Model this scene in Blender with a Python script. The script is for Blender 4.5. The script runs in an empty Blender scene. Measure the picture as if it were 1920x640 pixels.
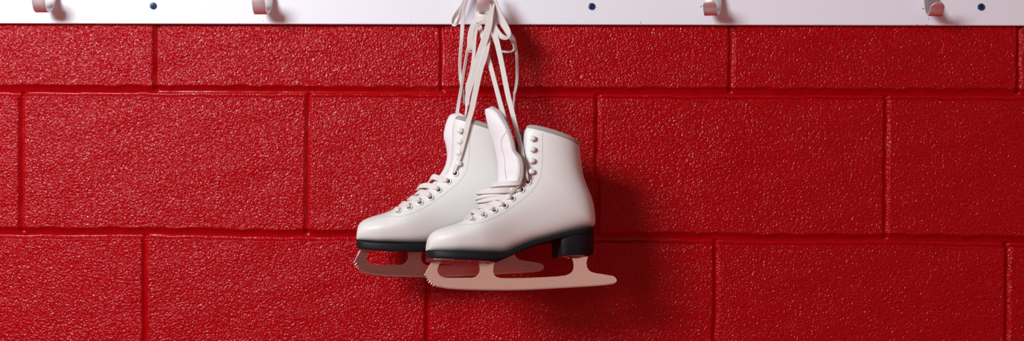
import bpy, bmesh, math, random
import numpy as np
from mathutils import Vector, Matrix
from mathutils.bvhtree import BVHTree

random.seed(4)
S = bpy.context.scene
COL = S.collection
ZC = 1.45                      # eye height
CAM = Vector((0.0, -1.6, ZC))
YAW, ROLL, PITCH = math.radians(2.0), math.radians(0.38), 0.0
FPX = 2152.0                   # focal length in pixels of the 1920 wide frame

# ------------------------------------------------------------------ camera
cd = bpy.data.cameras.new('camera')
cam = bpy.data.objects.new('camera', cd)
COL.objects.link(cam)
cd.sensor_width = 36.0
cd.lens = 36.0 * FPX / 1920.0
cd.clip_start = 0.02
CM = (Matrix.Translation(CAM) @ Matrix.Rotation(YAW, 4, 'Z') @
      Matrix.Rotation(math.pi / 2 + PITCH, 4, 'X') @ Matrix.Rotation(ROLL, 4, 'Z'))
cam.matrix_world = CM
S.camera = cam
CR = CM.to_3x3()


def ray(px, py):
    return (CR @ Vector(((px - 960) / FPX, -(py - 320) / FPX, -1.0))).normalized()


def at(px, py, y):
    """the world point seen at a photo pixel on the vertical plane at depth y"""
    d = ray(px, py)
    return CAM + d * ((y - CAM.y) / d.y)


# ------------------------------------------------------------------ materials
def mat(name, col, rough=0.5, metal=0.0, spec=0.5, coat=0.0, sheen=0.0):
    m = bpy.data.materials.new(name)
    m.use_nodes = True
    b = m.node_tree.nodes['Principled BSDF']
    b.inputs['Base Color'].default_value = (*col, 1)
    b.inputs['Roughness'].default_value = rough
    b.inputs['Metallic'].default_value = metal
    b.inputs['Specular IOR Level'].default_value = spec
    b.inputs['Coat Weight'].default_value = coat
    b.inputs['Sheen Weight'].default_value = sheen
    return m


def nodes(m):
    return m.node_tree.nodes, m.node_tree.links, m.node_tree.nodes['Principled BSDF']


def add_bump(m, scale, dist, strength=1.0, detail=2.0, stretch=(1, 1, 1)):
    N, L, b = nodes(m)
    tc = N.new('ShaderNodeTexCoord')
    mp = N.new('ShaderNodeMapping')
    mp.inputs['Scale'].default_value = stretch
    n = N.new('ShaderNodeTexNoise')
    n.inputs['Scale'].default_value = scale
    n.inputs['Detail'].default_value = detail
    bp = N.new('ShaderNodeBump')
    bp.inputs['Distance'].default_value = dist
    bp.inputs['Strength'].default_value = strength
    L.new(tc.outputs['Object'], mp.inputs['Vector'])
    L.new(mp.outputs['Vector'], n.inputs['Vector'])
    L.new(n.outputs['Fac'], bp.inputs['Height'])
    L.new(bp.outputs['Normal'], b.inputs['Normal'])
    return n, mp


def add_mottle(m, scale, c0, c1, lo=0.35, hi=0.65, detail=4.0):
    N, L, b = nodes(m)
    tc = N.new('ShaderNodeTexCoord')
    n = N.new('ShaderNodeTexNoise')
    n.inputs['Scale'].default_value = scale
    n.inputs['Detail'].default_value = detail
    r = N.new('ShaderNodeValToRGB')
    r.color_ramp.elements[0].position = lo
    r.color_ramp.elements[0].color = (*c0, 1)
    r.color_ramp.elements[1].position = hi
    r.color_ramp.elements[1].color = (*c1, 1)
    L.new(tc.outputs['Object'], n.inputs['Vector'])
    L.new(n.outputs['Fac'], r.inputs['Fac'])
    L.new(r.outputs['Color'], b.inputs['Base Color'])


M = {}
# thick glossy red block paint with a stippled skin
w = M['red_paint'] = mat('red_paint', (0.38, 0.0003, 0.003), 0.20, spec=0.25)
N, L, b = nodes(w)
tc = N.new('ShaderNodeTexCoord')
n1 = N.new('ShaderNodeTexNoise'); n1.inputs['Scale'].default_value = 400; n1.inputs['Detail'].default_value = 0.5
n0 = N.new('ShaderNodeTexNoise'); n0.inputs['Scale'].default_value = 180; n0.inputs['Detail'].default_value = 1.0
wmul = N.new('ShaderNodeVectorMath'); wmul.operation = 'MULTIPLY_ADD'
wmul.inputs[1].default_value = (0.0042, 0.0042, 0.0042)
n2 = N.new('ShaderNodeTexVoronoi'); n2.feature = 'SMOOTH_F1'; n2.inputs['Scale'].default_value = 360
n2.inputs['Smoothness'].default_value = 0.35
sq = N.new('ShaderNodeMath'); sq.operation = 'POWER'; sq.inputs[1].default_value = 1.8
mul = N.new('ShaderNodeMath'); mul.operation = 'MULTIPLY'; mul.inputs[1].default_value = -0.55
nm = N.new('ShaderNodeMath'); nm.operation = 'MULTIPLY'; nm.inputs[1].default_value = 0.55
add = N.new('ShaderNodeMath'); add.operation = 'ADD'
bp = N.new('ShaderNodeBump'); bp.inputs['Distance'].default_value = 0.0020
L.new(n0.outputs['Color'], wmul.inputs[0]); L.new(tc.outputs['Object'], wmul.inputs[2])
L.new(tc.outputs['Object'], n0.inputs['Vector'])
L.new(tc.outputs['Object'], n1.inputs['Vector'])
L.new(wmul.outputs[0], n2.inputs['Vector'])
L.new(n2.outputs['Distance'], sq.inputs[0])
L.new(sq.outputs[0], mul.inputs[0])
L.new(n1.outputs['Fac'], nm.inputs[0])
L.new(nm.outputs[0], add.inputs[0])
L.new(mul.outputs[0], add.inputs[1])
L.new(add.outputs[0], bp.inputs['Height'])
at_ = N.new('ShaderNodeAttribute'); at_.attribute_name = 'stipple'
L.new(at_.outputs['Fac'], bp.inputs['Strength'])
L.new(bp.outputs['Normal'], b.inputs['Normal'])

M['white_paint'] = mat('white_board_paint', (0.84, 0.87, 0.94), 0.45)
add_bump(M['white_paint'], 260, 0.0003, 0.6)
M['hook_metal'] = mat('hook_metal', (0.82, 0.77, 0.77), 0.48, metal=1.0)
add_bump(M['hook_metal'], 300, 0.0002, 0.4)
M['blue_screw'] = mat('blue_screw', (0.004, 0.045, 0.17), 0.35, spec=0.5)
M['screw_recess_shade'] = mat('screw_recess_shade', (0.002, 0.006, 0.03), 0.6)  # darker copy of the screw blue, shade painted into the cross
M['leather'] = mat('white_leather', (0.76, 0.76, 0.735), 0.44, spec=0.42)
add_bump(M['leather'], 1100, 0.00012, 0.4, detail=3)
M['lining'] = mat('grey_lining', (0.36, 0.32, 0.30), 0.9, sheen=0.3)
add_bump(M['lining'], 1500, 0.0004, 0.6)
M['felt'] = mat('grey_felt', (0.42, 0.37, 0.34), 0.95, sheen=0.3)
add_bump(M['felt'], 1200, 0.0006, 0.8)
M['satin'] = mat('white_satin', (0.80, 0.78, 0.80), 0.55, sheen=0.2)
add_bump(M['satin'], 500, 0.0004, 0.5)
M['thread'] = mat('grey_thread', (0.50, 0.46, 0.46), 0.8)
M['sole'] = mat('black_sole', (0.008, 0.008, 0.011), 0.55, spec=0.22)
add_bump(M['sole'], 700, 0.0002, 0.5)
M['steel'] = mat('blade_steel', (0.82, 0.68, 0.62), 0.21, metal=1.0)
add_bump(M['steel'], 900, 0.00012, 0.6, stretch=(0.15, 1, 1))
M['edge_steel'] = mat('ground_edge_steel', (0.62, 0.55, 0.53), 0.30, metal=1.0)
M['nickel'] = mat('plate_nickel', (0.55, 0.49, 0.46), 0.25, metal=1.0)
M['eyelet'] = mat('white_eyelet', (0.82, 0.81, 0.81), 0.25, coat=0.3)
M['hole_shade'] = mat('eyelet_hole_shade', (0.11, 0.09, 0.085), 0.9)  # dark disc closing the eyelet, shade of the hole put into its colour
M['lace'] = mat('cotton_lace', (0.72, 0.68, 0.65), 0.85, sheen=0.25)
add_bump(M['lace'], 1900, 0.00025, 0.5)
M['aglet'] = mat('aglet_plastic', (0.82, 0.79, 0.78), 0.3)
M['chip'] = mat('chipped_paint', (0.10, 0.07, 0.06), 0.8)
M['rust'] = mat('rust_stain', (0.45, 0.20, 0.06), 0.8)


# ------------------------------------------------------------------ mesh helpers
def link(name, verts, faces, m, parent=None, smooth=True, mats=None, fmat=None):
    me = bpy.data.meshes.new(name)
    me.from_pydata([tuple(v) for v in verts], [], faces)
    for x in ([m] + (mats or [])):
        me.materials.append(x)
    if fmat:
        me.polygons.foreach_set('material_index', fmat)
    me.polygons.foreach_set('use_smooth', [smooth] * len(me.polygons))
    me.update()
    o = bpy.data.objects.new(name, me)
    COL.objects.link(o)
    if parent:
        o.parent = parent
    return o


def bevel(o, wdt, seg=2, ang=35):
    md = o.modifiers.new('bevel', 'BEVEL')
    md.width = wdt; md.segments = seg; md.limit_method = 'ANGLE'; md.angle_limit = math.radians(ang)
    md.harden_normals = False
    return o


def sharp(o, ang=35):
    me = o.data
    bm = bmesh.new(); bm.from_mesh(me)
    for e in bm.edges:
        if len(e.link_faces) == 2 and e.calc_face_angle(0) > math.radians(ang):
            e.smooth = False
    bm.to_mesh(me); bm.free()
    return o


def empty(name, mw, label, cat, group=None):
    o = bpy.data.objects.new(name, None)
    o.empty_display_size = 0.03
    COL.objects.link(o)
    o.matrix_world = mw
    o['label'] = label; o['category'] = cat
    if group: o['group'] = group
    return o


def cr(p, t):
    """Catmull-Rom through a list of vectors / numpy rows, t in [0, n-1]"""
    n = len(p)
    i = min(int(t), n - 2); f = t - i
    a = p[max(i - 1, 0)]; b_ = p[i]; c = p[i + 1]; d = p[min(i + 2, n - 1)]
    return 0.5 * ((2 * b_) + (c - a) * f + (2 * a - 5 * b_ + 4 * c - d) * f * f + (3 * b_ - a - 3 * c + d) * f ** 3)


def resample(P, sub):
    P = [np.array(q, float) for q in P]
    n = len(P)
    return [cr(P, k / sub) for k in range((n - 1) * sub)] + [P[-1]]


class MB:
    def __init__(s):
        s.v = []; s.f = []; s.m = []

    def add(s, v, f, mi=0):
        o = len(s.v)
        s.v += [tuple(x) for x in v]
        s.f += [[i + o for i in q] for q in f]
        s.m += [mi] * len(f)

    def build(s, name, m, parent=None, mats=None, smooth=True):
        return link(name, s.v, s.f, m, parent, smooth, mats, s.m)


def rings(R, closed=True, caps=True):
    """verts/faces of a tube of equal-length rings"""
    n = len(R[0]); v = [p for r in R for p in r]; f = []
    for i in range(len(R) - 1):
        for j in range(n if closed else n - 1):
            k = (j + 1) % n
            f.append([i * n + j, i * n + k, (i + 1) * n + k, (i + 1) * n + j])
    if caps and closed:
        f.append(list(range(n))[::-1])
        f.append([(len(R) - 1) * n + j for j in range(n)])
    return v, f


def ribbon(mb, pts, widths, normals, thick=0.0015, sub=7, nsec=20, mi=0, power=0.5):
    """flat lace: pts, widths (metres), normal hints per control point"""
    P = resample(pts, sub); W = resample([[x] for x in widths], sub); NN = resample(normals, sub)
    R = []
    for i in range(len(P)):
        t = P[min(i + 1, len(P) - 1)] - P[max(i - 1, 0)]
        t = t / (np.linalg.norm(t) + 1e-12)
        nn = NN[i] - t * np.dot(NN[i], t)
        l = np.linalg.norm(nn)
        if l < 1e-4:
            nn = np.cross(t, [0.3, 0.5, 0.8]); l = np.linalg.norm(nn)
        nn /= l
        s_ = np.cross(t, nn)
        ring = []
        hw = max(float(W[i][0]), 0.0006) / 2
        ht = min(thick / 2, hw)
        for k in range(nsec):
            a = 2 * math.pi * k / nsec
            c, d = math.cos(a), math.sin(a)
            ring.append(P[i] + s_ * hw * math.copysign(abs(c) ** power, c) + nn * ht * math.copysign(abs(d) ** 0.6, d) * (0.75 + 0.5 * c * c))
        R.append(ring)
    v, f = rings(R)
    mb.add(v, f, mi)


def tube(mb, pts, rad, n=10, sub=1, mi=0):
    P = resample(pts, sub) if sub > 1 else [np.array(p, float) for p in pts]
    rr = rad if isinstance(rad, (list, tuple)) else [rad] * len(P)
    if len(rr) != len(P):
        rr = [float(x[0]) for x in resample([[q] for q in rr], sub)]
    R = []
    prev = np.array([0.123, 0.9, 0.31])
    for i in range(len(P)):
        t = P[min(i + 1, len(P) - 1)] - P[max(i - 1, 0)]
        t /= np.linalg.norm(t) + 1e-12
        a = prev - t * np.dot(prev, t); a /= np.linalg.norm(a); prev = a
        c = np.cross(t, a)
        R.append([P[i] + rr[i] * (a * math.cos(2 * math.pi * k / n) + c * math.sin(2 * math.pi * k / n)) for k in range(n)])
    v, f = rings(R)
    mb.add(v, f, mi)


def frame(n):
    n = np.array(n, float); n /= np.linalg.norm(n)
    a = np.cross(n, [0, 1, 0.001]); a /= np.linalg.norm(a)
    return a, np.cross(n, a), n


def lathe(mb, c, n, prof, seg=20, mi=0, capi=True):
    """profile of (radius, height) about normal n through c"""
    a, b_, n = frame(n); c = np.array(c, float)
    R = [[c + n * h + r * (a * math.cos(2 * math.pi * k / seg) + b_ * math.sin(2 * math.pi * k / seg)) for k in range(seg)] for r, h in prof]
    v, f = rings(R, True, capi)
    mb.add(v, f, mi)


# ------------------------------------------------------------------ block wall
def wall():
    zj1 = [at(100, 168, 0).z, at(960, 174.5, 0).z, at(1800, 180, 0).z]
    zj2 = [at(100, 438, 0).z, at(700, 441, 0).z, at(1800, 454, 0).z]
    z1, z2 = sum(zj1) / 3, sum(zj2) / 3
    cz = z1 - z2
    hj = [z1 + cz * 2, z1 + cz, z1, z2, z2 - cz, z2 - 2 * cz]
    rows = {  # vertical joints of each course, from its visible ones
        1: [at(292, 105, 0).x, at(829, 110, 0).x, at(1371, 110, 0).x, at(1911, 115, 0).x],
        2: [at(40, 300, 0).x, at(576, 300, 0).x, at(1119, 310, 0).x, at(1662, 315, 0).x],
        3: [at(271, 540, 0).x, at(801, 545, 0).x, at(1341, 550, 0).x, at(1888, 555, 0).x]}
    for k in rows:
        r = rows[k]; st = (r[-1] - r[0]) / 3
        rows[k] = [r[0] - 2 * st, r[0] - st] + r + [r[-1] + st, r[-1] + 2 * st]
    rows[0] = rows[2]; rows[4] = rows[2]
    xs = np.concatenate([np.arange(-1.5, -0.80, 0.006), np.arange(-0.80, 0.80, 0.0016), np.arange(0.80, 1.5, 0.006)])
    zs = np.concatenate([np.arange(hj[-1] - 0.02, ZC - 0.27, 0.003), np.arange(ZC - 0.27, ZC + 0.27, 0.0011),
                         np.arange(ZC + 0.27, hj[0] + 0.02, 0.003)])
    X, Z = np.meshgrid(xs, zs)
    rng = np.random.default_rng(3)

    def wob(t, amp, seed):
        r = np.random.default_rng(seed); y = 0
        for k in range(9):
            y = y + r.normal() * np.sin(t * (18 + 34 * k) + r.uniform(0, 6.28)) / (1 + 0.5 * k)
        return y * amp
    Y = np.zeros_like(X)
    ST = np.ones_like(X)          # how stippled the paint is: smooth inside the tooled joints
    # each block sits very slightly proud or shy of its neighbours
    for k in range(5):
        band = (Z <= hj[k]) & (Z > hj[k + 1])
        r = rows[k]
        for i in range(len(r) - 1):
            blk = band & (X > r[i]) & (X <= r[i + 1])
            Y[blk] += rng.normal() * 0.0004

    def groove(d, half, depth, skew):
        """tooled joint, deepest at skew*half, with a ridge of paint along its edges"""
        dd = d - skew * half
        q = np.clip(np.where(dd > 0, dd / (half * (1 - skew)), -dd / (half * (1 + skew))), 0, 1)
        g = depth * (1 - q ** 2.1) ** 1.15
        lip = -0.00025 * np.exp(-((np.abs(d) - half * 1.12) / (half * 0.22)) ** 2)
        return g + lip
    for i, h in enumerate(hj):
        d = Z - (h + 0.0006 + wob(X, 0.00045, 10 + i))
        Y += groove(d, 0.0082 + wob(X, 0.0004, 30 + i), 0.0068, -0.42)
        ST *= np.clip(np.where(d > -0.0034, (d - 0.0046) / 0.0028, (-d - 0.0034) / 0.0012), 0.08, 1)
    for k in range(5):
        band = np.clip((hj[k] - Z) / 0.004, 0, 1) * np.clip((Z - hj[k + 1]) / 0.004, 0, 1)
        inb = (Z <= hj[k]) & (Z > hj[k + 1])
        for i, xj in enumerate(rows[k]):
            d = X - (xj + wob(Z, 0.0004, 50 + 10 * k + i))
            Y += groove(d, 0.0048, 0.0040, 0.35) * band
            ST = np.where(inb, ST * np.clip(np.where(d < 0.0018, (-d - 0.0024) / 0.002, (d - 0.0018) / 0.0012), 0.10, 1), ST)
    for k in range(14):     # lazy unevenness of the rolled paint
        kx, kz = rng.normal(0, 60, 2)
        Y += 0.00012 * np.sin(X * kx + Z * kz + rng.uniform(0, 6))
    nz, nx = X.shape
    V = np.stack([X, Y, Z], -1).reshape(-1, 3)
    idx = np.arange(nz * nx).reshape(nz, nx)
    F = np.stack([idx[:-1, :-1], idx[:-1, 1:], idx[1:, 1:], idx[1:, :-1]], -1).reshape(-1, 4)
    # give the wall its thickness
    ring = np.concatenate([idx[0, :], idx[1:, -1], idx[-1, -2::-1], idx[-2:0:-1, 0]])
    B = V[ring].copy(); B[:, 1] = 0.19
    off = len(V); m_ = len(ring)
    V = np.concatenate([V, B])
    k = np.arange(m_)
    SF = np.stack([ring[k], off + k, off + (k + 1) % m_, ring[(k + 1) % m_]], -1)
    me = bpy.data.meshes.new('wall_back')
    quads = np.concatenate([F, SF])
    nq = len(quads)
    back = (off + k)
    me.vertices.add(len(V)); me.vertices.foreach_set('co', V.ravel())
    me.loops.add(nq * 4 + m_); me.loops.foreach_set('vertex_index', np.concatenate([quads.ravel(), back]).astype(np.int32))
    me.polygons.add(nq + 1)
    st = np.concatenate([np.arange(nq) * 4, [nq * 4]]).astype(np.int32)
    me.polygons.foreach_set('loop_start', st)
    sm = np.ones(nq + 1, bool); sm[len(F):] = False
    me.polygons.foreach_set('use_smooth', sm)
    me.materials.append(M['red_paint'])
    me.update(calc_edges=True)
    at_ = me.attributes.new('stipple', 'FLOAT', 'POINT')
    at_.data.foreach_set('value', np.concatenate([ST.ravel(), np.ones(m_)]).astype(np.float32))
    o = bpy.data.objects.new('wall_back', me)
    COL.objects.link(o)
    o['kind'] = 'structure'
    o['label'] = 'glossy red painted concrete block wall'
    return o


wall()

# ------------------------------------------------------------------ coat rack
zb0 = (at(100, 44.5, -0.006).z + at(960, 46, -0.006).z + at(1850, 48, -0.006).z) / 3
BT = 0.0065
rack = empty('coat_rack', Matrix.Translation((0, 0, zb0)),
             'long white painted rail with metal hooks and blue screws on red block wall', 'coat rack')
bm = bmesh.new()
bmesh.ops.create_cube(bm, size=1)
for v in bm.verts:
    v.co = Vector((v.co.x * 2.7, -0.0006 - BT / 2 + v.co.y * BT, 0.07 + v.co.z * 0.14))
me = bpy.data.meshes.new('board'); bm.to_mesh(me); bm.free()
me.materials.append(M['white_paint'])
bo = bpy.data.objects.new('board', me); COL.objects.link(bo); bo.parent = rack
bevel(bo, 0.0012, 3)
BF = -0.0006 - BT                                # front face of the board


def hook(px, py, tip_h, yaw=0.0, roll=0.0, splay=0.0):
    """px, py: photo pixel of the bottom bend; strap hook bent from one metal strip"""
    base = at(px, py, -0.036)
    prof = [(BF - 0.0012, 0.062), (BF - 0.0012, 0.045), (BF - 0.0016, 0.034), (BF - 0.0060, 0.025),
            (-0.0215, 0.0085), (-0.0300, 0.0018), (-0.0360, 0.0006), (-0.0405, 0.0032),
            (-0.0440, 0.0095), (-0.0475 - splay, tip_h * 0.8), (-0.0490 - splay, tip_h)]
    P = resample([(y, z) for y, z in prof], 6)
    hw, th = 0.0092, 0.0020
    mb = MB(); R = []
    L_ = [0]
    for i in range(1, len(P)):
        L_.append(L_[-1] + np.linalg.norm(P[i] - P[i - 1]))
    for i, p in enumerate(P):
        t = P[min(i + 1, len(P) - 1)] - P[max(i - 1, 0)]; t /= np.linalg.norm(t)
        n = np.array([t[1], -t[0]])
        e = L_[-1] - L_[i]
        x = hw * (1 if e > 0.009 else math.sqrt(max(1 - ((0.009 - e) / 0.0093) ** 2, 0.0))) if e < 0.009 else hw
        x = max(x, hw * 0.28)
        if L_[i] < 0.006:
            x = hw * math.sqrt(max(1 - ((0.006 - L_[i]) / 0.0066) ** 2, 0.05))
        q = []
        for sx, sn in ((-1, -1), (-1, 1), (1, 1), (1, -1)):
            yy, zz = p + n * sn * th / 2
            q.append((sx * x, yy, zz))
        R.append(q)
    v, f = rings(R)
    h = math.sin(yaw); c = math.cos(yaw); rc, rs = math.cos(roll), math.sin(roll)
    out = []
    for x, y, z in v:                            # turned about its mount on the board
        yy = y - BF if y < BF else 0
        x2, y2 = x * c + yy * h, y if y >= BF else BF + yy * c - x * h * (0 if yy > -0.004 else 1)
        x3, z3 = x2 * rc - z * rs, x2 * rs + z * rc
        out.append((base.x + x3, y2, base.z - zb0 + z3))
    mb.add(out, f)
    o = mb.build('coat_hook', M['hook_metal'], rack)
    bevel(o, 0.0006, 2, 50)
    return o


hook(80.5, 22.5, 0.027, 0.06)
hook(493, 26, 0.0240, 0.10)
hook(908.5, 28, 0.0235, 0.02)
hook(1348, 28, 0.0190, 0.36)
hook(1753, 29.5, 0.0165, 0.0, roll=-0.05)


def screw(px, py):
    c = at(px, py, BF - 0.001); c = Vector((c.x, BF, c.z - zb0))
    mb = MB()
    r = 0.0048; n = 48
    # pan head with a real cross-shaped recess: radial grid, pushed in where the cross is
    radii = [0.0, 0.0004, 0.0008, 0.0012, 0.0016, 0.0020, 0.0024, 0.0028, 0.0032, 0.0040, 0.0045, r, r]
    V = []; Fm = []; F = []; ang0 = 0.5
    for i, rr in enumerate(radii):
        for k in range(n):
            a = 2 * math.pi * k / n
            x, z = rr * math.cos(a), rr * math.sin(a)
            xr, zr = x * math.cos(ang0) - z * math.sin(ang0), x * math.sin(ang0) + z * math.cos(ang0)
            cross = (abs(xr) < 0.00062 or abs(zr) < 0.00062) and rr < 0.0029
            hgt = 0.0018 - 0.0008 * (rr / r) ** 2 if i < len(radii) - 1 else 0
            V.append((c.x + x, c.y - (hgt if not cross else 0.0004), c.z + z))
    for i in range(len(radii) - 1):
        for k in range(n):
            k2 = (k + 1) % n
            q = [i * n + k, (i + 1) * n + k, (i + 1) * n + k2, i * n + k2]
            F.append(q)
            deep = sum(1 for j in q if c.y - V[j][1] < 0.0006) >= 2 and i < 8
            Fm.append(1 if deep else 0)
    o = link('screw', V, F, M['blue_screw'], rack, True, [M['screw_recess_shade']], Fm)
    o['label'] = 'blue cross-head screw'
    sharp(o, 40)


screw(287, 11); screw(1109.5, 12); screw(1840, 13)

# paint chips and rust specks on the rail, each a small irregular flake
for px, py, r, mi in ((116, 39, .0009, 0), (113, 38.5, .0004, 0), (493.5, 40, .0007, 0), (448, 44, .0006, 0), (1315, 12, .0011, 0),
                      (1312, 13, .0006, 0), (1741, 35.3, .0009, 0), (1201, 43, .0011, 1), (1720, 46, .0010, 1),
                      (1737, 46, .0010, 1), (1795, 46, .0007, 1), (770, 43, .0006, 0), (1003, 43.5, .0005, 0), (1731, 16, .0012, 0)):
    c = at(px, py, BF)
    k_ = 9; V = []
    for lev, s_ in ((0, 1.0), (1, 0.8)):
        for k in range(k_):
            a = 2 * math.pi * k / k_
            q = r * s_ * (0.7 + 0.5 * random.random())
            V.append((c.x + q * math.cos(a), BF - 0.00012 * lev + 0.00002, c.z - zb0 + q * 0.8 * math.sin(a)))
    F = [[k, (k + 1) % k_, k_ + (k + 1) % k_, k_ + k] for k in range(k_)] + [list(range(k_, 2 * k_))]
    link(('rust_speck' if mi else 'paint_chip'), V, F, M['rust' if mi else 'chip'], rack, False)

# ------------------------------------------------------------------ skates
YF, TF = math.radians(13), math.radians(-9)
FM = Matrix.Translation(at(975, 544, -0.140)) @ Matrix.Rotation(YF, 4, 'Z') @ Matrix.Rotation(TF, 4, 'X')
FI = FM.inverted()
RM = (Matrix.Translation((-0.1394, -0.060, 1.3067)) @ Matrix.Rotation(0.143, 4, 'Z') @
      Matrix.Rotation(-0.017, 4, 'X') @ Matrix.Rotation(-0.0089, 4, 'Y') @ Matrix.Scale(1.0245, 4))
RI = RM.inverted()
CF, CB = FI @ CAM, RI @ CAM


def loc(px, py, wv=0.0, inv=None):
    """photo pixel -> skate-local point on the plane local y = -wv (wv towards the viewer)"""
    inv = inv or FI
    o = inv @ CAM
    d = inv.to_3x3() @ ray(px, py)
    return o + d * ((-wv - o.y) / d.y)


mm = 0.001
SEC = [  # front/top px, back/bottom px, half-width mm, half gap of the throat mm, squareness of upper and lower half
    ((801.0, 463), (801.2, 467.8), 5, 0, .95, .8),
    ((801.2, 455), (802.2, 469.6), 13, 0, .9, .66),
    ((804.0, 444.5), (806, 470), 21, 0, .85, .52),
    ((811.5, 435.8), (816, 470), 28.5, 0, .82, .42),
    ((825, 429.5), (832, 470.3), 35.3, 0, .82, .35),
    ((844, 423.7), (852, 470.8), 40, 0, .85, .30),
    ((861, 418), (872, 471.2), 42, 0, .85, .30),
    ((876, 410), (892, 471.8), 43, 0.0, .85, .30),
    ((890, 401.5), (912, 472.5), 43, 4.5, .85, .30),
    ((907, 392), (932, 473), 41, 7, .85, .30),
    ((924, 382), (952, 472.5), 38, 8.5, .85, .32),
    ((940, 371.5), (975, 463.5), 35, 10, .85, .34),
    ((954, 360), (1002, 452.7), 33, 11.5, .85, .36),
    ((966, 347), (1033, 444), 32, 13, .85, .38),
    ((975, 333), (1070, 434.8), 32, 14.5, .85, .42),
    ((979, 319), (1098, 428.8), 32.5, 15.5, .85, .50),
    ((980.5, 307), (1111.5, 424.5), 33, 16, .85, .62),
    ((981, 295), (1113.2, 405), 33.5, 16.5, .85, .72),
    ((981, 282), (1108.5, 378), 33.5, 17, .85, .78),
    ((981, 270), (1098.5, 352.5), 33.5, 17, .85, .8),
    ((981.5, 259), (1091.3, 331), 34, 17, .85, .8),
    ((982.5, 250), (1087.3, 306), 34.5, 17, .85, .8),
    ((985, 243), (1085.3, 288), 35, 17, .85, .8),
    ((988.5, 238.5), (1084.3, 277), 35, 17, .85, .8)]
rowsec = []
for i, (f_, b_, W_, g_, eu, el) in enumerate(SEC):
    edge = 0.9 if i < 14 else max(0.9 - 0.3 * (i - 13), 0)     # the welt line shows on the near side
    F_ = loc(*f_, g_ * mm); B_ = loc(*b_, W_ * mm * edge)
    rowsec.append([F_.x, F_.z, B_.x, B_.z, W_ * mm, g_ * mm, eu, el])
RS = resample(rowsec, 4)
NT = 22


def section(r, off=0.0):
    fx, fz, bx, bz, W_, g_, eu, el = r
    g_ = max(g_, 0)
    pts = []
    for side in (1, -1):
        ths = range(NT + 1) if side == 1 else range(NT - 1, -1, -1)
        for k in ths:
            th = math.pi * k / NT
            q = (1 - math.cos(th)) / 2
            sn = max(math.sin(th), 0.0)
            bl = 0.5 - 0.5 * math.cos(th)            # blend upper -> lower squareness
            e = eu + (el - eu) * min(max((bl - 0.3) / 0.5, 0), 1)
            h = (W_ * sn ** e) if sn > 1e-6 else 0.0
            gg = g_ * (1 + math.cos(th)) / 2
            h = gg + max(W_ - gg, 0) * (h / W_)
            pts.append((fx + (bx - fx) * q, -side * h, fz + (bz - fz) * q))
    return pts


R = [section(r) for r in RS]
uv, uf = rings(R, closed=False, caps=False)
uf.append(list(range(2 * NT + 1))[::-1])
bvh = BVHTree.FromPolygons([Vector(p) for p in uv], uf)


def hit(px, py, off=0.0, inv=FI):
    o = inv @ CAM; d = (inv.to_3x3() @ ray(px, py)).normalized()
    p, n, i, t = bvh.ray_cast(o, d)
    if p is None:
        p, n, i, t = bvh.find_nearest(loc(px, py, 0.02, inv))
    if n.dot(d) > 0: n = -n
    return p + n * off, n


def build_upper(parent):
    bm = bmesh.new()
    vs = [bm.verts.new(p) for p in uv]
    for f in uf:
        try: bm.faces.new([vs[i] for i in f])
        except ValueError: pass
    bmesh.ops.remove_doubles(bm, verts=bm.verts, dist=2e-5)
    bmesh.ops.recalc_face_normals(bm, faces=bm.faces)
    bm.faces.ensure_lookup_table()
    bv = BVHTree.FromBMesh(bm)
    o = CF; d = (FI.to_3x3() @ ray(1000, 420)).normalized()
    p, n, i, t = bv.ray_cast(o, d)
    if n.dot(d) > 0:
        bmesh.ops.reverse_faces(bm, faces=bm.faces)
    me = bpy.data.meshes.new('boot_upper'); bm.to_mesh(me); bm.free()
    me.polygons.foreach_set('use_smooth', [True] * len(me.polygons))
    me.materials.append(M['leather']); me.materials.append(M['lining'])
    ob = bpy.data.objects.new('boot_upper', me); COL.objects.link(ob); ob.parent = parent
    sd = ob.modifiers.new('thickness', 'SOLIDIFY'); sd.thickness = 0.0030; sd.offset = -1
    sd.material_offset = 1; sd.material_offset_rim = 0
    return ob


def build_collar(parent):
    top = section(RS[-1]); low = section(RS[-3])
    mb = MB(); R = []
    n = len(top)
    cx = sum(p[0] for p in top) / n; cz = sum(p[2] for p in top) / n
    for j in range(n):
        t = Vector(top[j]); d = (Vector(low[j]) - t).normalized()
        a = Vector(top[max(j - 1, 0)]); b2 = Vector(top[min(j + 1, n - 1)])
        tg = (b2 - a).normalized()
        inn = Vector((cx, 0, cz)) - t
        inn = (inn - tg * inn.dot(tg)); inn = (inn - d * inn.dot(d)).normalized()
        q = []
        c = t + inn * 0.0016 - d * 0.0002
        for k in range(10):
            a_ = 2 * math.pi * k / 10
            q.append(c + inn * (0.0028 * math.cos(a_)) - d * (0.0036 * math.sin(a_)))
        R.append(q)
    v, f = rings(R)
    mb.add(v, f)
    return mb.build('collar_trim', M['lining'], parent)


def plane_u(px, py, wv=0.0):
    p = loc(px, py, wv); return p.x, p.z


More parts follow.
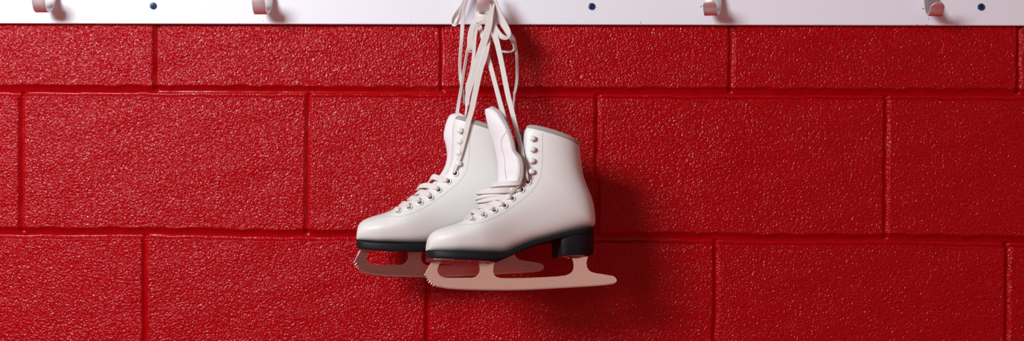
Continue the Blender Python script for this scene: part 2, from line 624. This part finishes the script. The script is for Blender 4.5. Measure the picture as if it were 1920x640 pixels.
def build_sole(parent):
    st = [  # px of the top edge, px of the bottom edge, half-width mm
        ((801.5, 469), (802.8, 482), 9), ((803.5, 469.2), (804.2, 483.2), 18), ((808, 469.3), (808.5, 484), 26), ((816, 469.5), (816, 484.5), 32),
        ((832, 470), (832, 485.2), 38), ((852, 470.4), (852, 486.2), 42), ((872, 471), (872, 487), 43.8), ((892, 471.5), (892, 487.6), 44.2),
        ((912, 472), (912, 488.2), 43.5), ((930, 472.6), (931, 488.4), 41), ((945, 472.5), (947, 485), 38.5), ((958, 469.5), (961, 479), 36.5),
        ((975, 463.0), (979, 470.5), 34.5), ((1002, 452.2), (1006, 459.5), 32.5), ((1033, 443.4), (1036, 451), 31.5),
        ((1070, 434.2), (1071, 442.5), 32), ((1092, 429.6), (1092, 438.5), 31), ((1104, 427.2), (1104, 436.5), 26), ((1111, 426), (1111, 435.5), 17), ((1114, 425.5), (1114, 435), 8)]
    R = []
    rr = []
    for t, b2, W_ in st:
        tx, tz = plane_u(*t, W_ * mm * .95); bx, bz = plane_u(*b2, W_ * mm * .95)
        rr.append([tx, tz, bx, bz, W_ * mm])
    for r in resample(rr, 3):
        tx, tz, bx, bz, W_ = r
        c = 0.0009; q = []
        h = tz - bz
        prof = [(-W_ + c, 1), (-W_, 1 - c / h), (-W_, .56), (-W_ + .00004, .53), (-W_, .50), (-W_, c / h), (-W_ + c, 0)]
        prof = prof + [(-x, y) for x, y in prof[::-1]]
        for y, k in prof:
            q.append((bx + (tx - bx) * k, y, bz + (tz - bz) * k))
        R.append(q)
    v, f = rings(R)
    mb = MB(); mb.add(v, f)
    return mb.build('sole', M['sole'], parent)


def build_heel(parent):
    ou = [plane_u(1050, 446), plane_u(1050.5, 470), plane_u(1054, 479), plane_u(1112, 477.5), plane_u(1113.5, 435)]
    # top row follows the sole underside
    st = [(1050, 446.5, 1052, 478, 24), (1052, 446, 1054, 479.3, 28), (1062, 443.5, 1062, 479.0, 30.5), (1074, 440.5, 1074, 478.6, 31),
          (1088, 438, 1088, 478.2, 30.5), (1100, 436, 1099.5, 477.8, 26.5), (1107, 435, 1106.5, 477.6, 21), (1111.5, 434.6, 1110.7, 477.5, 15), (1113.8, 434.5, 1112.6, 477.4, 7)]
    rr = []
    for tx, ty, bx, by, W_ in st:
        a, b2 = plane_u(tx, ty, W_ * mm * .95), plane_u(bx, by, W_ * mm * .95)
        rr.append([a[0], a[1] + 0.003, b2[0], b2[1], W_ * mm])
    R = []
    for r in resample(rr, 3):
        tx, tz, bx, bz, W_ = r
        q = []
        for y, k in ((-1, 1), (-.995, .06), (-.965, 0), (.965, 0), (.995, .06), (1, 1)):
            q.append((bx + (tx - bx) * k, y * W_, bz + (tz - bz) * k))
        R.append(q)
    v, f = rings(R)
    mb = MB(); mb.add(v, f)
    o = mb.build('heel', M['sole'], parent)
    sharp(o, 40); bevel(o, 0.0006, 2, 50)
    return o


BLADE = [(811, 488.5), (806, 496), (801, 505), (797.2, 513), (795, 517.5),
         (800.5, 517.6), (797, 522.4), (802.4, 522), (799.8, 527.2), (805.2, 526), (803.2, 531.4), (808.3, 529.8), (806.8, 535),
         (812.3, 532.6), (810.8, 537.8), (815.3, 536), (826.6, 539), (839, 541.2), (860, 542.6), (902.5, 544), (950, 544.4), (985, 543.6), (1020, 541.9),
         (1060.7, 539.6), (1101, 537.3), (1133.8, 534.8), (1147, 533), (1152.5, 531.2), (1155.6, 528), (1155.4, 524.5), (1153, 521), (1148, 517.8), (1133.8, 515.5),
         (1115.5, 512.5), (1108, 510.6), (1103, 506.8), (1100, 501.3), (1098.9, 494), (1100, 487), (1102.3, 481.5),
         (1071.5, 485), (1074.2, 492), (1075, 498), (1074.2, 505.4), (1071.5, 510.5), (1066, 514.6), (1059, 517), (1044.4, 519), (1020, 520.3), (985, 521.8), (944.7, 522.2),
         (936, 521.5), (930, 519.6), (926.4, 516.3), (924.5, 511), (924.3, 505), (925.2, 498), (927.8, 489.5),
         (895.5, 490), (898, 498), (899, 505), (898, 511), (894.6, 516.8), (890, 520), (885, 521.2),
         (846, 521.6), (835, 521.4), (829, 520), (823.5, 516.4), (820.5, 511.5), (819.8, 506), (821.4, 499.6), (824.5, 495), (828.5, 489)]


def build_blade(parent):
    pts = [plane_u(x, y) for x, y in BLADE]
    th = 0.0021
    bm = bmesh.new()
    fr = [bm.verts.new((x, -th, z)) for x, z in pts]
    bk = [bm.verts.new((x, th, z)) for x, z in pts]
    n = len(pts)
    bm.faces.new(fr); bm.faces.new(bk[::-1])
    for i in range(n):
        j = (i + 1) % n
        bm.faces.new([fr[j], fr[i], bk[i], bk[j]])
    bmesh.ops.recalc_face_normals(bm, faces=bm.faces)
    big = [f for f in bm.faces if len(f.verts) > 4]
    bmesh.ops.triangulate(bm, faces=big, ngon_method='EAR_CLIP')
    me = bpy.data.meshes.new('blade'); bm.to_mesh(me); bm.free()
    me.materials.append(M['steel'])
    bl = bpy.data.objects.new('blade', me); COL.objects.link(bl); bl.parent = parent
    bevel(bl, 0.0003, 2, 40)
    # hollow-ground running edge: a slightly prouder strip along the bottom
    run = [(817, 536.4), (839, 540.2), (860, 541.6), (902.5, 543), (950, 543.4), (985, 542.6), (1020, 540.9), (1060.7, 538.6), (1101, 536.3), (1133.8, 533.8), (1150, 531.4)]
    R = []
    for (x, y) in run:
        a = plane_u(x, y); b2 = plane_u(x, y + 2.2); c = plane_u(x, y - 0.9)
        R.append([(a[0], -th - .0003, c[1]), (a[0], -th - .0003, b2[1] + 0.0005), (b2[0], -th + .0006, b2[1]), (b2[0], th - .0006, b2[1]), (a[0], th + .0003, b2[1] + .0005), (a[0], th + .0003, c[1])])
    v, f = rings(R); mb = MB(); mb.add(v, f)
    mb.build('ground_edge', M['edge_steel'], bl, smooth=False)['label'] = 'ground steel running edge along the blade bottom'

    def plate(name, st, wv):
        """st: (px, py of the near lower rim, half width); wv: how far out that rim lies"""
        R = []
        for x, y, W_ in st:
            u, z = plane_u(x, y, wv * mm)
            R.append([(u, -W_ * mm, z + .0022), (u, -W_ * mm, z), (u, W_ * mm, z), (u, W_ * mm, z + .0022)])
        v, f = rings(R); mb = MB(); mb.add(v, f)
        o = mb.build(name, M['nickel'], bl, smooth=False); bevel(o, .0004, 2, 40)
        return [(r[1][0], r[1][2]) for r in R]
    tz = plate('toe_plate', [(806, 485.4, 8), (809, 485.6, 18), (815, 486.0, 26), (828, 486.8, 33), (850, 487.8, 37), (878, 488.8, 37), (905, 489.5, 34), (920, 489.7, 28), (928, 489.8, 19), (932, 489.8, 9)], 36)
    hz = plate('heel_plate', [(1053, 481.2, 9), (1055, 481.1, 15), (1062, 480.8, 21), (1078, 480.2, 23), (1094, 479.6, 21), (1101, 479.4, 15), (1103, 479.3, 8)], 22)

    def under(tab, u):
        for (a, za), (b2, zb) in zip(tab, tab[1:]):
            if a <= u <= b2: return za + (zb - za) * (u - a) / (b2 - a)
        return tab[-1][1]
    for (x, tab, wv) in ((817, tz, 17), (850, tz, 27), (880, tz, 28), (908, tz, 24), (921, tz, 14), (850, tz, -27), (880, tz, -28), (908, tz, -24),
                         (1060, hz, 13), (1066, hz, -14), (1092, hz, 14), (1094, hz, -14)):
        u = plane_u(x, 490, wv * mm)[0]
        mb = MB()
        lathe(mb, (u, -wv * mm, under(tab, u) + .0006), (0, 0, -1), [(.0031, 0), (.0030, .0006), (.0023, .0015), (.0010, .0019), (.0003, .0019)], 14)
        mb.build('screw', M['nickel'], bl)
    return bl


EY = [(885.6, 413.3), (906.2, 404.7), (926, 395.3), (945.4, 386.2), (960, 372.4), (977.5, 356.4), (990.4, 341)]
HK = [(997.4, 322.8), (998.2, 302), (999.4, 280.6), (999.4, 260.3)]
EYP = [hit(x, y) for x, y in EY]


def build_hardware(parent):
    for mirror in (1, -1):
        for p, n in EYP:
            p = Vector((p.x, p.y * mirror, p.z)); n = Vector((n.x, n.y * mirror, n.z))
            mb = MB()
            lathe(mb, p, n, [(.0049, -.0004), (.0049, .0004), (.0044, .0012), (.0037, .0014), (.0030, .0010), (.0027, .0003), (.0027, -.0002)], 24, 0, False)
            a, b_, nn = frame(n)
            lathe(mb, p, n, [(.00275, .00025), (.0002, .00020)], 24, 1)
            mb.build('eyelet', M['eyelet'], parent, [M['hole_shade']])
        for x, y in HK:
            p, n = hit(x, y)
            p = Vector((p.x, p.y * mirror, p.z)); n = Vector((n.x, n.y * mirror, n.z))
            up = Vector((0, 0, 1)); ax = (Vector((1, 0, 0)) - n * n.x).normalized(); up = n.cross(ax)
            if up.z < 0: up = -up
            mb = MB()
            lathe(mb, p + ax * .0008, n, [(.0036, -.0003), (.0036, .0006), (.0022, .0010), (.0019, .0030), (.0021, .0042)], 16)
            # bent-over cap: a flattened dome, blunt on the toe side
            V = []; F = []; nu, nv = 20, 8
            for i in range(nv + 1):
                ph = math.pi * i / nv
                for k in range(nu):
                    a = 2 * math.pi * k / nu
                    sx = math.sin(ph) * math.cos(a); sy = math.sin(ph) * math.sin(a); sz = math.cos(ph)
                    ex = .0044 * (sx if sx > 0 else -abs(sx) ** .6 * .85)
                    V.append(p + ax * ex + up * (.0037 * math.copysign(abs(sy) ** .85, sy)) + n * (.0038 + .0019 * sz - .10 * ex))
            for i in range(nv):
                for k in range(nu):
                    F.append([i * nu + k, i * nu + (k + 1) % nu, (i + 1) * nu + (k + 1) % nu, (i + 1) * nu + k])
            mb.add(V, F)
            mb.build('lace_hook', M['eyelet'], parent)


STITCH = [
    [(845, 424), (860, 422.5), (880, 421.3), (900, 418.5), (920, 411.5), (939, 402.5), (955, 392.5), (970, 381.5), (983, 371.5), (995, 361), (1004, 350), (1011, 337), (1015, 322), (1016.6, 305), (1017, 285), (1017, 265), (1016.8, 248.5)],
    [(985.5, 249), (985, 262), (984.8, 280), (984.8, 300), (983.5, 318), (980, 330), (972, 345)]]


def build_stitching(parent):
    for mirror in (1,):
        for ln in STITCH:
            P = resample([hit(x, y, 0.0002)[0] for x, y in ln], 6)
            Ds = [0]
            for i in range(1, len(P)): Ds.append(Ds[-1] + np.linalg.norm(P[i] - P[i - 1]))

            def pos(s_):
                for i in range(1, len(P)):
                    if Ds[i] >= s_:
                        f = (s_ - Ds[i - 1]) / (Ds[i] - Ds[i - 1] + 1e-12)
                        return P[i - 1] * (1 - f) + P[i] * f
                return P[-1]
            mb = MB(); s_ = 0.0005
            while s_ + .0018 < Ds[-1]:
                q = []
                for t in (0, .0009, .0018):
                    pp = Vector(pos(s_ + t))
                    nr, nn, _, _ = bvh.find_nearest(pp)
                    if nn.y > 0: nn = -nn
                    q.append(np.array(nr + nn * .0001))
                tube(mb, q, [.00022, .00036, .00022], 6)
                s_ += .0028
            o = mb.build('stitching', M['thread'], parent)
            o['label'] = 'grey stitched seam line'


def build_tongue(parent, rows, inv, seam=None, hw_end=None):
    """rows: ridge px, near-edge px, half-width mm"""
    A = []
    for (rx, ry), (ex, ey), W_ in rows:
        a = loc(rx, ry, 0, inv); e = loc(ex, ey, W_ * mm, inv)
        A.append([a.x, a.z, e.x, e.z, W_ * mm])
    A = resample(A, 5)
    bm = bmesh.new(); n = 22; G = []
    for r in A:
        row = []
        for k in range(n + 1):
            a = -1 + 2 * k / n
            q = 1 - math.sqrt(max(1 - (abs(a) * .96) ** 2, 0)); q /= 1 - math.sqrt(1 - .96 ** 2)
            q = 0.45 * q + 0.55 * abs(a) ** 1.6
            row.append(bm.verts.new((r[0] + (r[2] - r[0]) * q, -a * r[4], r[1] + (r[3] - r[1]) * q)))
        G.append(row)
    for i in range(len(G) - 1):
        for k in range(n):
            bm.faces.new([G[i][k], G[i][k + 1], G[i + 1][k + 1], G[i + 1][k]])
    bmesh.ops.recalc_face_normals(bm, faces=bm.faces)
    bm.faces.ensure_lookup_table()
    GC = [[tuple(q.co) for q in g] for g in G]
    s_ = sum(f.normal.x for f in bm.faces)
    if s_ > 0: bmesh.ops.reverse_faces(bm, faces=bm.faces)
    tb = BVHTree.FromBMesh(bm)
    me = bpy.data.meshes.new('tongue'); bm.to_mesh(me); bm.free()
    me.polygons.foreach_set('use_smooth', [True] * len(me.polygons))
    for x in (M['satin'], M['felt'], M['felt']): me.materials.append(x)
    o = bpy.data.objects.new('tongue', me); COL.objects.link(o); o.parent = parent
    sd = o.modifiers.new('padding', 'SOLIDIFY'); sd.thickness = 0.0052; sd.offset = -1
    sd.material_offset = 1; sd.material_offset_rim = 2
    # the cut felt edge showing all round
    edge = [] if not seam else [g[-1] for g in GC[::-1]] + GC[0][-2:0:-1] + [g[0] for g in GC]
    mb = MB()
    if edge: tube(mb, [np.array(q) + np.array((.0026, 0, -.0004)) for q in edge], .0023, 10)
    if edge: mb.build('felt_edge', M['felt'], o)['label'] = 'grey felt edge'
    if seam:
        P = []
        for x, y in seam:
            oo = inv @ CAM; d = (inv.to_3x3() @ ray(x, y)).normalized()
            p, nn, i, t = tb.ray_cast(oo, d)
            if p is not None:
                P.append(p - d * .0001)
        if len(P) > 2:
            mb = MB(); tube(mb, P, .00042, 8, 5)
            mb.build('seam', M['thread'], o)['label'] = 'wavy grey seam'
    return o


skF = empty('ice_skate', FM, 'white figure skate hanging in front, its whole pinkish steel blade in view', 'ice skate', 'pair of figure skates')
skR = empty('ice_skate', RM, 'white figure skate hanging behind, left of the pair, its heel hidden by the other', 'ice skate', 'pair of figure skates')

build_upper(skF); build_collar(skF); build_sole(skF); build_heel(skF); build_blade(skF); build_hardware(skF); build_stitching(skF)


def copy_tree(o, parent):
    c = o.copy(); COL.objects.link(c)
    c.parent = parent
    for ch in list(o.children):
        copy_tree(ch, c)
    return c


for ch in list(skF.children):
    copy_tree(ch, skR)

build_tongue(skF, [((917, 202.5), (922, 203), 7), ((909.6, 206), (934, 211), 16), ((911, 218), (940, 222), 22), ((914.5, 233), (947.5, 236.5), 27), ((919.5, 249), (954.5, 254), 29),
                   ((924.5, 263), (959, 270), 29.5), ((928, 277), (962, 284), 30), ((931, 290), (971, 294.5), 33), ((932.6, 303), (975, 305), 34), ((933.6, 318), (976, 318), 34),
                   ((933.8, 334), (975, 332), 32), ((930, 352), (968, 350), 28), ((922, 368), (952, 366), 22), ((910, 383), (934, 379), 16), ((896, 395.5), (908, 394), 10)],
             FI, [(949.5, 247), (946, 252), (941.5, 260), (940, 268), (941, 280), (945, 292), (946.8, 304), (947, 318), (949.5, 337)])
build_tongue(skR, [((858, 211.5), (862, 212), 7), ((846, 214.5), (872, 217), 15), ((840.5, 220.5), (874, 222), 20), ((836, 232), (872, 232), 23), ((832.6, 246), (868, 246), 24), ((832, 257), (866, 258), 24),
                   ((835, 269), (864, 270), 24), ((837.6, 283), (863, 284), 24), ((837.8, 297), (861, 300), 23), ((834.5, 311), (856, 314), 22), ((827, 325), (844, 328), 20), ((816, 338), (830, 341), 17),
                   ((800, 353), (811, 356), 13), ((784, 366), (793, 369), 9), ((766, 379), (771, 381), 6)], RI)


# ------------------------------------------------------------------ laces
def wpt(px, py, y):
    return at(px, py, y)


CAMN = Vector((0.0, -1.0, 0.12))
K = 1000 * 1.39                     # photo pixels per metre near the laces


def strand(mb, inv, pts, tilt=None, sub=7, mi=0, thick=0.0017):
    """pts: (px, py, depth y, apparent width px[, twist deg]) hanging in the open"""
    P = []; W_ = []; Nn = []
    for q in pts:
        p = wpt(q[0], q[1], q[2])
        P.append(inv @ p); W_.append(q[3] / K)
        tw = math.radians(q[4]) if len(q) > 4 else 0
        n = Vector((math.sin(tw), -math.cos(tw), 0.0))
        Nn.append(inv.to_3x3() @ n)
    ribbon(mb, P, W_, Nn, thick, sub, mi=mi)


def aglet(parent, inv, a, b_, y, r=0.0019):
    mb = MB()
    p, q = inv @ wpt(a[0], a[1], y), inv @ wpt(b_[0], b_[1], y)
    d = q - p
    tube(mb, [p - d * .12, p, p + d * .06, p + d * .5, q - d * .05, q], [r * 1.15, r * 1.1, r * .95, r * .8, r * .68, r * .35], 12)
    return mb.build('aglet', M['aglet'], parent)


def crosslace(mb, inv, ey, path, wd, far_shift=0.0):
    """ey: index of the near eyelet; path: list of (px,py,w mm) from near facing to the ridge; mirrored to the far side"""
    p0, n0 = EYP[ey]
    mid = []
    for (x, y, wv) in path:
        q = loc(x, y, wv * mm, inv)
        if wv > 1:
            o_ = inv @ CAM; d_ = (inv.to_3x3() @ ray(x, y)).normalized()
            h_, n_, i_, t_ = bvh.ray_cast(o_, d_)
            if h_ is not None and -h_.y + .0015 > wv * mm:
                q = h_ - d_ * .0026
        mid.append(q)
    dr = (mid[0] - p0); dr = (dr - n0 * dr.dot(n0)).normalized()
    near = [p0 - n0 * .0022 + dr * .0006, p0 + n0 * .0010 + dr * .0012, p0 + n0 * .0027 + dr * .0034] + mid
    nn = [-dr, (n0 - dr), n0]
    o = Vector((-.62, 0, .78))
    wmax = abs(p0.y)
    for p in mid:
        t = min(abs(p.y) / (wmax * .6), 1) ** .8
        nn.append(o * (1 - t * .85) + Vector((0, math.copysign(1, p.y) * t, 0)))
    ww = [wd * .5, wd * .62, wd * .85] + [wd] * len(mid)
    if len(mid) > 1: ww[-1] = wd * .95
    k = len(near)
    pts = near + [Vector((p.x, -p.y, p.z)) for p in near[-2::-1]]
    nn = nn + [Vector((p.x, -p.y, p.z)) for p in nn[-2::-1]]
    ww = ww + ww[-2::-1]
    ribbon(mb, pts, ww, nn, .0027, 6, power=.75)


LW = .0074
# ---- front skate lace
mb = MB()
crosslace(mb, FI, 0, [(881, 408.5, 9), (877, 405.5, 0)], LW * .8)
crosslace(mb, FI, 1, [(899, 400, 12), (890, 396.5, 6), (886, 396, 0)], LW * .95)
crosslace(mb, FI, 2, [(917, 390.5, 14), (906, 387.5, 7), (900, 388, 0)], LW)
crosslace(mb, FI, 3, [(934, 382.5, 16), (918, 379.5, 9), (906, 382, 2), (903, 383, 0)], LW)
crosslace(mb, FI, 4, [(948, 370.5, 19), (928, 371, 16), (909, 375, 8), (896, 378, 1), (894, 378.5, 0)], LW)
crosslace(mb, FI, 5, [(962, 356.6, 23), (940, 357.5, 22), (916, 358.5, 13), (899, 360.5, 3), (895, 361, 0)], LW)
# extra loose pass lying over the tongue
P = []; Nn = []
for x, y, wv in ((979, 342, 22), (970, 343.5, 30), (954, 344.2, 28), (938, 345.2, 18), (926, 347, 4), (922, 349, -10), (930, 350, -24)):
    P.append(loc(x, y, wv * mm, FI)); Nn.append(Vector((-.5, -1 if wv > 8 else -.2, .3)))
ribbon(mb, P, [LW * .9] * 7, Nn, .0019, 6)
P = []; Nn = []
for x, y, wv in ((952, 361.5, 17), (935, 364, 18), (915, 366.5, 11), (898, 370.5, 2), (894, 373, -4), (900, 376, -12)):
    P.append(loc(x, y, wv * mm, FI)); Nn.append(Vector((-.5, -1 if wv > 8 else -.2, .5)))
ribbon(mb, P, [LW * .75] * 6, Nn, .0019, 6)
# H: near strand to the top eyelet of the front boot
e7 = FM @ EYP[6][0]


def hang(pts, y0, y1):
    """pts (px, py, width[, twist]): depth runs evenly from y0 at the first to y1 at the last"""
    a, b2 = pts[0][1], pts[-1][1]
    return [(q[0], q[1], y0 + (y1 - y0) * (q[1] - a) / (b2 - a), q[2]) + tuple(q[3:]) for q in pts]


strand(mb, FI, [(903, 20, -.031, 7), (910, 24, -.034, 7)] + hang([(917, 32, 8), (922, 44, 9), (928, 62, 10), (934.5, 91, 10), (941.3, 122, 9.5), (952, 176, 9.5), (960, 208, 9),
                     (968, 242, 8.5), (976, 272, 8), (982, 302, 7, -20), (987, 328, 6, -30)], -.048, e7.y - .005) + [(990.2, 340.5, e7.y + .001, 4.5, -30)])
# G: far strand, behind the tongue
strand(mb, FI, [(900, 18, -.030, 6), (894, 28, -.036, 7)] + hang([(896, 40, 7), (900, 50, 7.5), (906, 74, 8), (912.5, 100, 8), (919.5, 123, 8.5), (931, 167, 8.5), (942.5, 210, 9), (950, 236, 9), (958, 262, 8), (966, 290, 7)], -.043, e7.y + .034))
# bow on the right of the hook
strand(mb, FI, [(919, -16, -.034, 8), (921, 0, -.040, 7, 30), (922.4, 14, -.047, 7, 40), (924, 30, -.053, 7, 40), (926, 45, -.056, 9, 20), (931, 58, -.058, 11), (940, 68, -.060, 10), (949, 71, -.060, 8, -20),
                (954.5, 67, -.058, 7), (952, 58, -.054, 11), (943, 42, -.050, 13), (934, 24, -.046, 12), (927, 8, -.041, 11), (922, -10, -.034, 10)])
# small thin loop and the free end with its tip
strand(mb, FI, [(938, 46, -.040, 5), (948, 58, -.045, 6), (955, 69, -.047, 6, 40), (961, 80, -.047, 6, 40), (964.3, 88, -.047, 5, 50), (962.5, 94, -.046, 4), (957, 97, -.045, 4), (948, 97.3, -.044, 4), (939, 95, -.043, 4), (930, 84, -.042, 5), (923, 60, -.042, 6), (917, 38, -.042, 6)])
strand(mb, FI, [(944, 46, -.042, 7), (952, 58, -.044, 8), (959, 67, -.044, 7), (964, 75, -.044, 6, 20), (967.2, 90, -.043, 5.5, 30), (969, 108, -.042, 5.5, 30), (969.7, 130, -.041, 5.5, 30), (969.5, 148, -.041, 5.5, 25), (967, 165, -.041, 5.5), (965, 175, -.041, 5.5)])
lf = mb.build('lace', M['lace'], skF)
aglet(lf, FI, (964.8, 176), (962.6, 205), -.041)

# ---- rear skate lace
mb = MB()


crosslace(mb, RI, 0, [(746, 392.5, 9), (741, 391, 0)], LW * .85)
crosslace(mb, RI, 1, [(763, 384, 11), (756, 382, 5), (752, 383, 0)], LW)
crosslace(mb, RI, 2, [(780, 373.5, 13), (772, 371, 6), (767, 373, 0)], LW)
crosslace(mb, RI, 3, [(797, 362.5, 15), (788, 360, 8), (781, 363, 0)], LW)
crosslace(mb, RI, 4, [(812, 350.5, 17), (800, 348, 10), (787, 350, 3), (785, 354, 0)], LW)
crosslace(mb, RI, 5, [(826, 336.5, 19), (815, 332, 14), (809, 334, 6), (806, 340, 0)], LW)


def onrear(px, py, off):
    p, n = hit(px, py, off, RI)
    return RM @ p


def rs(mb, free, lying):
    """strand that hangs free, then lies along the rear boot"""
    P = []; W_ = []; Nn = []
    for q in free:
        P.append(RI @ wpt(*q[:3])); W_.append(q[3] / K); Nn.append(RI.to_3x3() @ Vector((0, -1, 0)))
    for q in lying:
        p, n = hit(q[0], q[1], q[2], RI)
        P.append(p); W_.append(q[3] / K); Nn.append(n)
    ribbon(mb, P, W_, Nn, .0017, 7)


# F2: from the knot to the near row of hooks and the top eyelet of the rear boot
p_, n_ = hit(881, 226, .004, RI)
yl = (RM @ p_).y
rs(mb, hang([(920, 30, 8), (917.5, 52, 9), (915, 75, 10), (912, 95, 10), (907, 113, 10.5), (902, 127, 10.5), (896, 152, 10.5), (889.5, 182, 10.5), (885.5, 203, 10)], -.047, yl - .004),
   [(879.5, 230, .0040, 9.5), (875.5, 246, .0034, 9), (869.5, 270, .003, 8.5), (864, 291, .003, 8), (858.5, 307, .0032, 7.5), (854.5, 317, .003, 7), (851, 324.5, .0005, 5)])
# T: thin far-side strand
strand(mb, RI, [(893, 44, -.036, 6), (886, 62, -.036, 6), (880, 84, -.036, 6), (876, 98, -.037, 5.5, 30), (871, 127, -.040, 5.5, 30), (866.5, 155, -.043, 5.5, 20), (862, 182, -.046, 6, 10), (858, 208, -.049, 6.5), (856, 226, -.050, 6)])
# left bow loop beside the hook
strand(mb, RI, [(873, -16, -.026, 7), (871.2, 0, -.030, 7, 20), (866.5, 12, -.032, 7, 20), (863.5, 24, -.033, 6, 30), (861, 34, -.033, 6, 30), (857, 43.5, -.032, 5, 40), (851.5, 47.6, -.030, 4.5), (848.4, 43, -.028, 6, 50), (850, 35, -.026, 7, 45), (855.5, 26, -.024, 8, 40), (862, 17, -.022, 8, 30), (870, 2, -.020, 8), (875, -16, -.020, 8)])
# B: left free end with its tip
strand(mb, RI, [(881, -16, -.036, 7), (875.5, 0, -.040, 6, 20), (870.5, 18, -.042, 6, 20), (867.6, 36, -.042, 7), (867, 50, -.042, 7.5), (866.2, 66, -.042, 7), (864.2, 88, -.041, 6.2, 15), (862.6, 110, -.041, 6, 20), (862.3, 128, -.041, 5.8, 20), (863.5, 148, -.041, 5.6), (866.5, 163, -.041, 5.6), (868.4, 172, -.041, 5)])
# knot: wraps around the foot of the hook
strand(mb, RI, [(899, 19, -.030, 7), (894.5, 23, -.040, 8), (897, 28.5, -.050, 7), (906, 30.4, -.054, 7), (915, 28.5, -.052, 7), (920, 24, -.044, 7), (919, 18, -.034, 6)])
strand(mb, RI, [(922, 20, -.036, 7), (919, 29, -.052, 8), (912, 34.5, -.055, 8), (903, 35.5, -.055, 9), (895.5, 36.8, -.053, 10), (889.5, 42, -.050, 9, -10), (885.5, 52, -.049, 10), (882.5, 66, -.048, 11), (881.5, 80, -.047, 11), (881.5, 90, -.046, 10), (882, 95, -.044, 8), (884, 93, -.042, 8), (886.5, 84, -.041, 8), (889, 66, -.040, 8), (893, 50, -.040, 7)])
# E
strand(mb, RI, [(918, 34, -.048, 6), (912, 38.8, -.055, 7), (904, 40.5, -.056, 7, 20), (898, 46, -.055, 6.5, 20), (893.5, 56, -.054, 6), (891, 68, -.053, 6), (889.5, 86, -.053, 6.5), (888, 106, -.055, 6.5), (885.5, 126, -.057, 6.5), (881, 144, -.058, 6), (876.5, 158, -.058, 5.5), (874.8, 166, -.058, 5), (877, 178, -.057, 6)])
# F1: broad free end crossing in front, with its tip
strand(mb, RI, [(925, 6, -.040, 8), (922, 20, -.052, 9), (919.5, 32, -.058, 11), (916.5, 48, -.061, 13), (911.5, 66, -.062, 13.5), (906, 84, -.062, 13.5), (900, 102, -.063, 13.5), (894.5, 122, -.064, 12.5), (888.5, 142, -.066, 11.5), (881.5, 163, -.068, 10.5), (877.2, 180, -.070, 9.5), (876.2, 192, -.071, 8), (875.8, 200, -.072, 5.5)], thick=.0022)
lr = mb.build('lace', M['lace'], skR)
aglet(lr, RI, (868.4, 172), (870.3, 197), -.041)
aglet(lr, RI, (875.8, 199), (873, 219), -.074, .0021)

# ------------------------------------------------------------------ light
wd = bpy.data.worlds.new('room_light')
S.world = wd
wd.use_nodes = True
WN, WL = wd.node_tree.nodes, wd.node_tree.links
bg = WN['Background']
# dim red-walled room; added pale band for the blade's reflection, redder below for bounce
tc = WN.new('ShaderNodeTexCoord'); sx = WN.new('ShaderNodeSeparateXYZ')
mr = WN.new('ShaderNodeMapRange')
mr.inputs['From Min'].default_value = -1; mr.inputs['From Max'].default_value = 1
rp = WN.new('ShaderNodeValToRGB')
RAMP = [(0.0, (.36, .06, .055)), (.40, (.26, .04, .036)), (.47, (.085, .016, .016)), (.53, (.10, .02, .02)), (.57, (.68, .42, .37)), (.64, (.68, .42, .37)), (.69, (.13, .07, .07)), (1.0, (.13, .07, .07))]
while len(rp.color_ramp.elements) < len(RAMP):
    rp.color_ramp.elements.new(0.5)
for e_, (p_, c_) in zip(rp.color_ramp.elements, RAMP):
    e_.position = p_; e_.color = (*c_, 1)
WL.new(tc.outputs['Generated'], sx.inputs[0])
WL.new(sx.outputs['Z'], mr.inputs['Value'])
WL.new(mr.outputs['Result'], rp.inputs['Fac'])
WL.new(rp.outputs['Color'], bg.inputs['Color'])
bg.inputs['Strength'].default_value = 1.0


def area(name, loc_, target, size, power, col):
    ld = bpy.data.lights.new(name, 'AREA')
    ld.shape = 'RECTANGLE'; ld.size = size[0]; ld.size_y = size[1]
    ld.energy = power; ld.color = col
    o = bpy.data.objects.new(name, ld); COL.objects.link(o)
    o.location = loc_
    o.rotation_euler = (Vector(target) - Vector(loc_)).to_track_quat('-Z', 'Y').to_euler()
    return o


area('ceiling_lamp', (-1.75, -2.0, ZC + 1.0), (0.0, 0, ZC), (1.0, 0.75), 78, (0.90, 0.97, 1.0))

S.view_settings.view_transform = 'Standard'
S.view_settings.look = 'None'
S.view_settings.gamma = 1
S.view_settings.use_curve_mapping = False
S.view_settings.exposure = 0.0
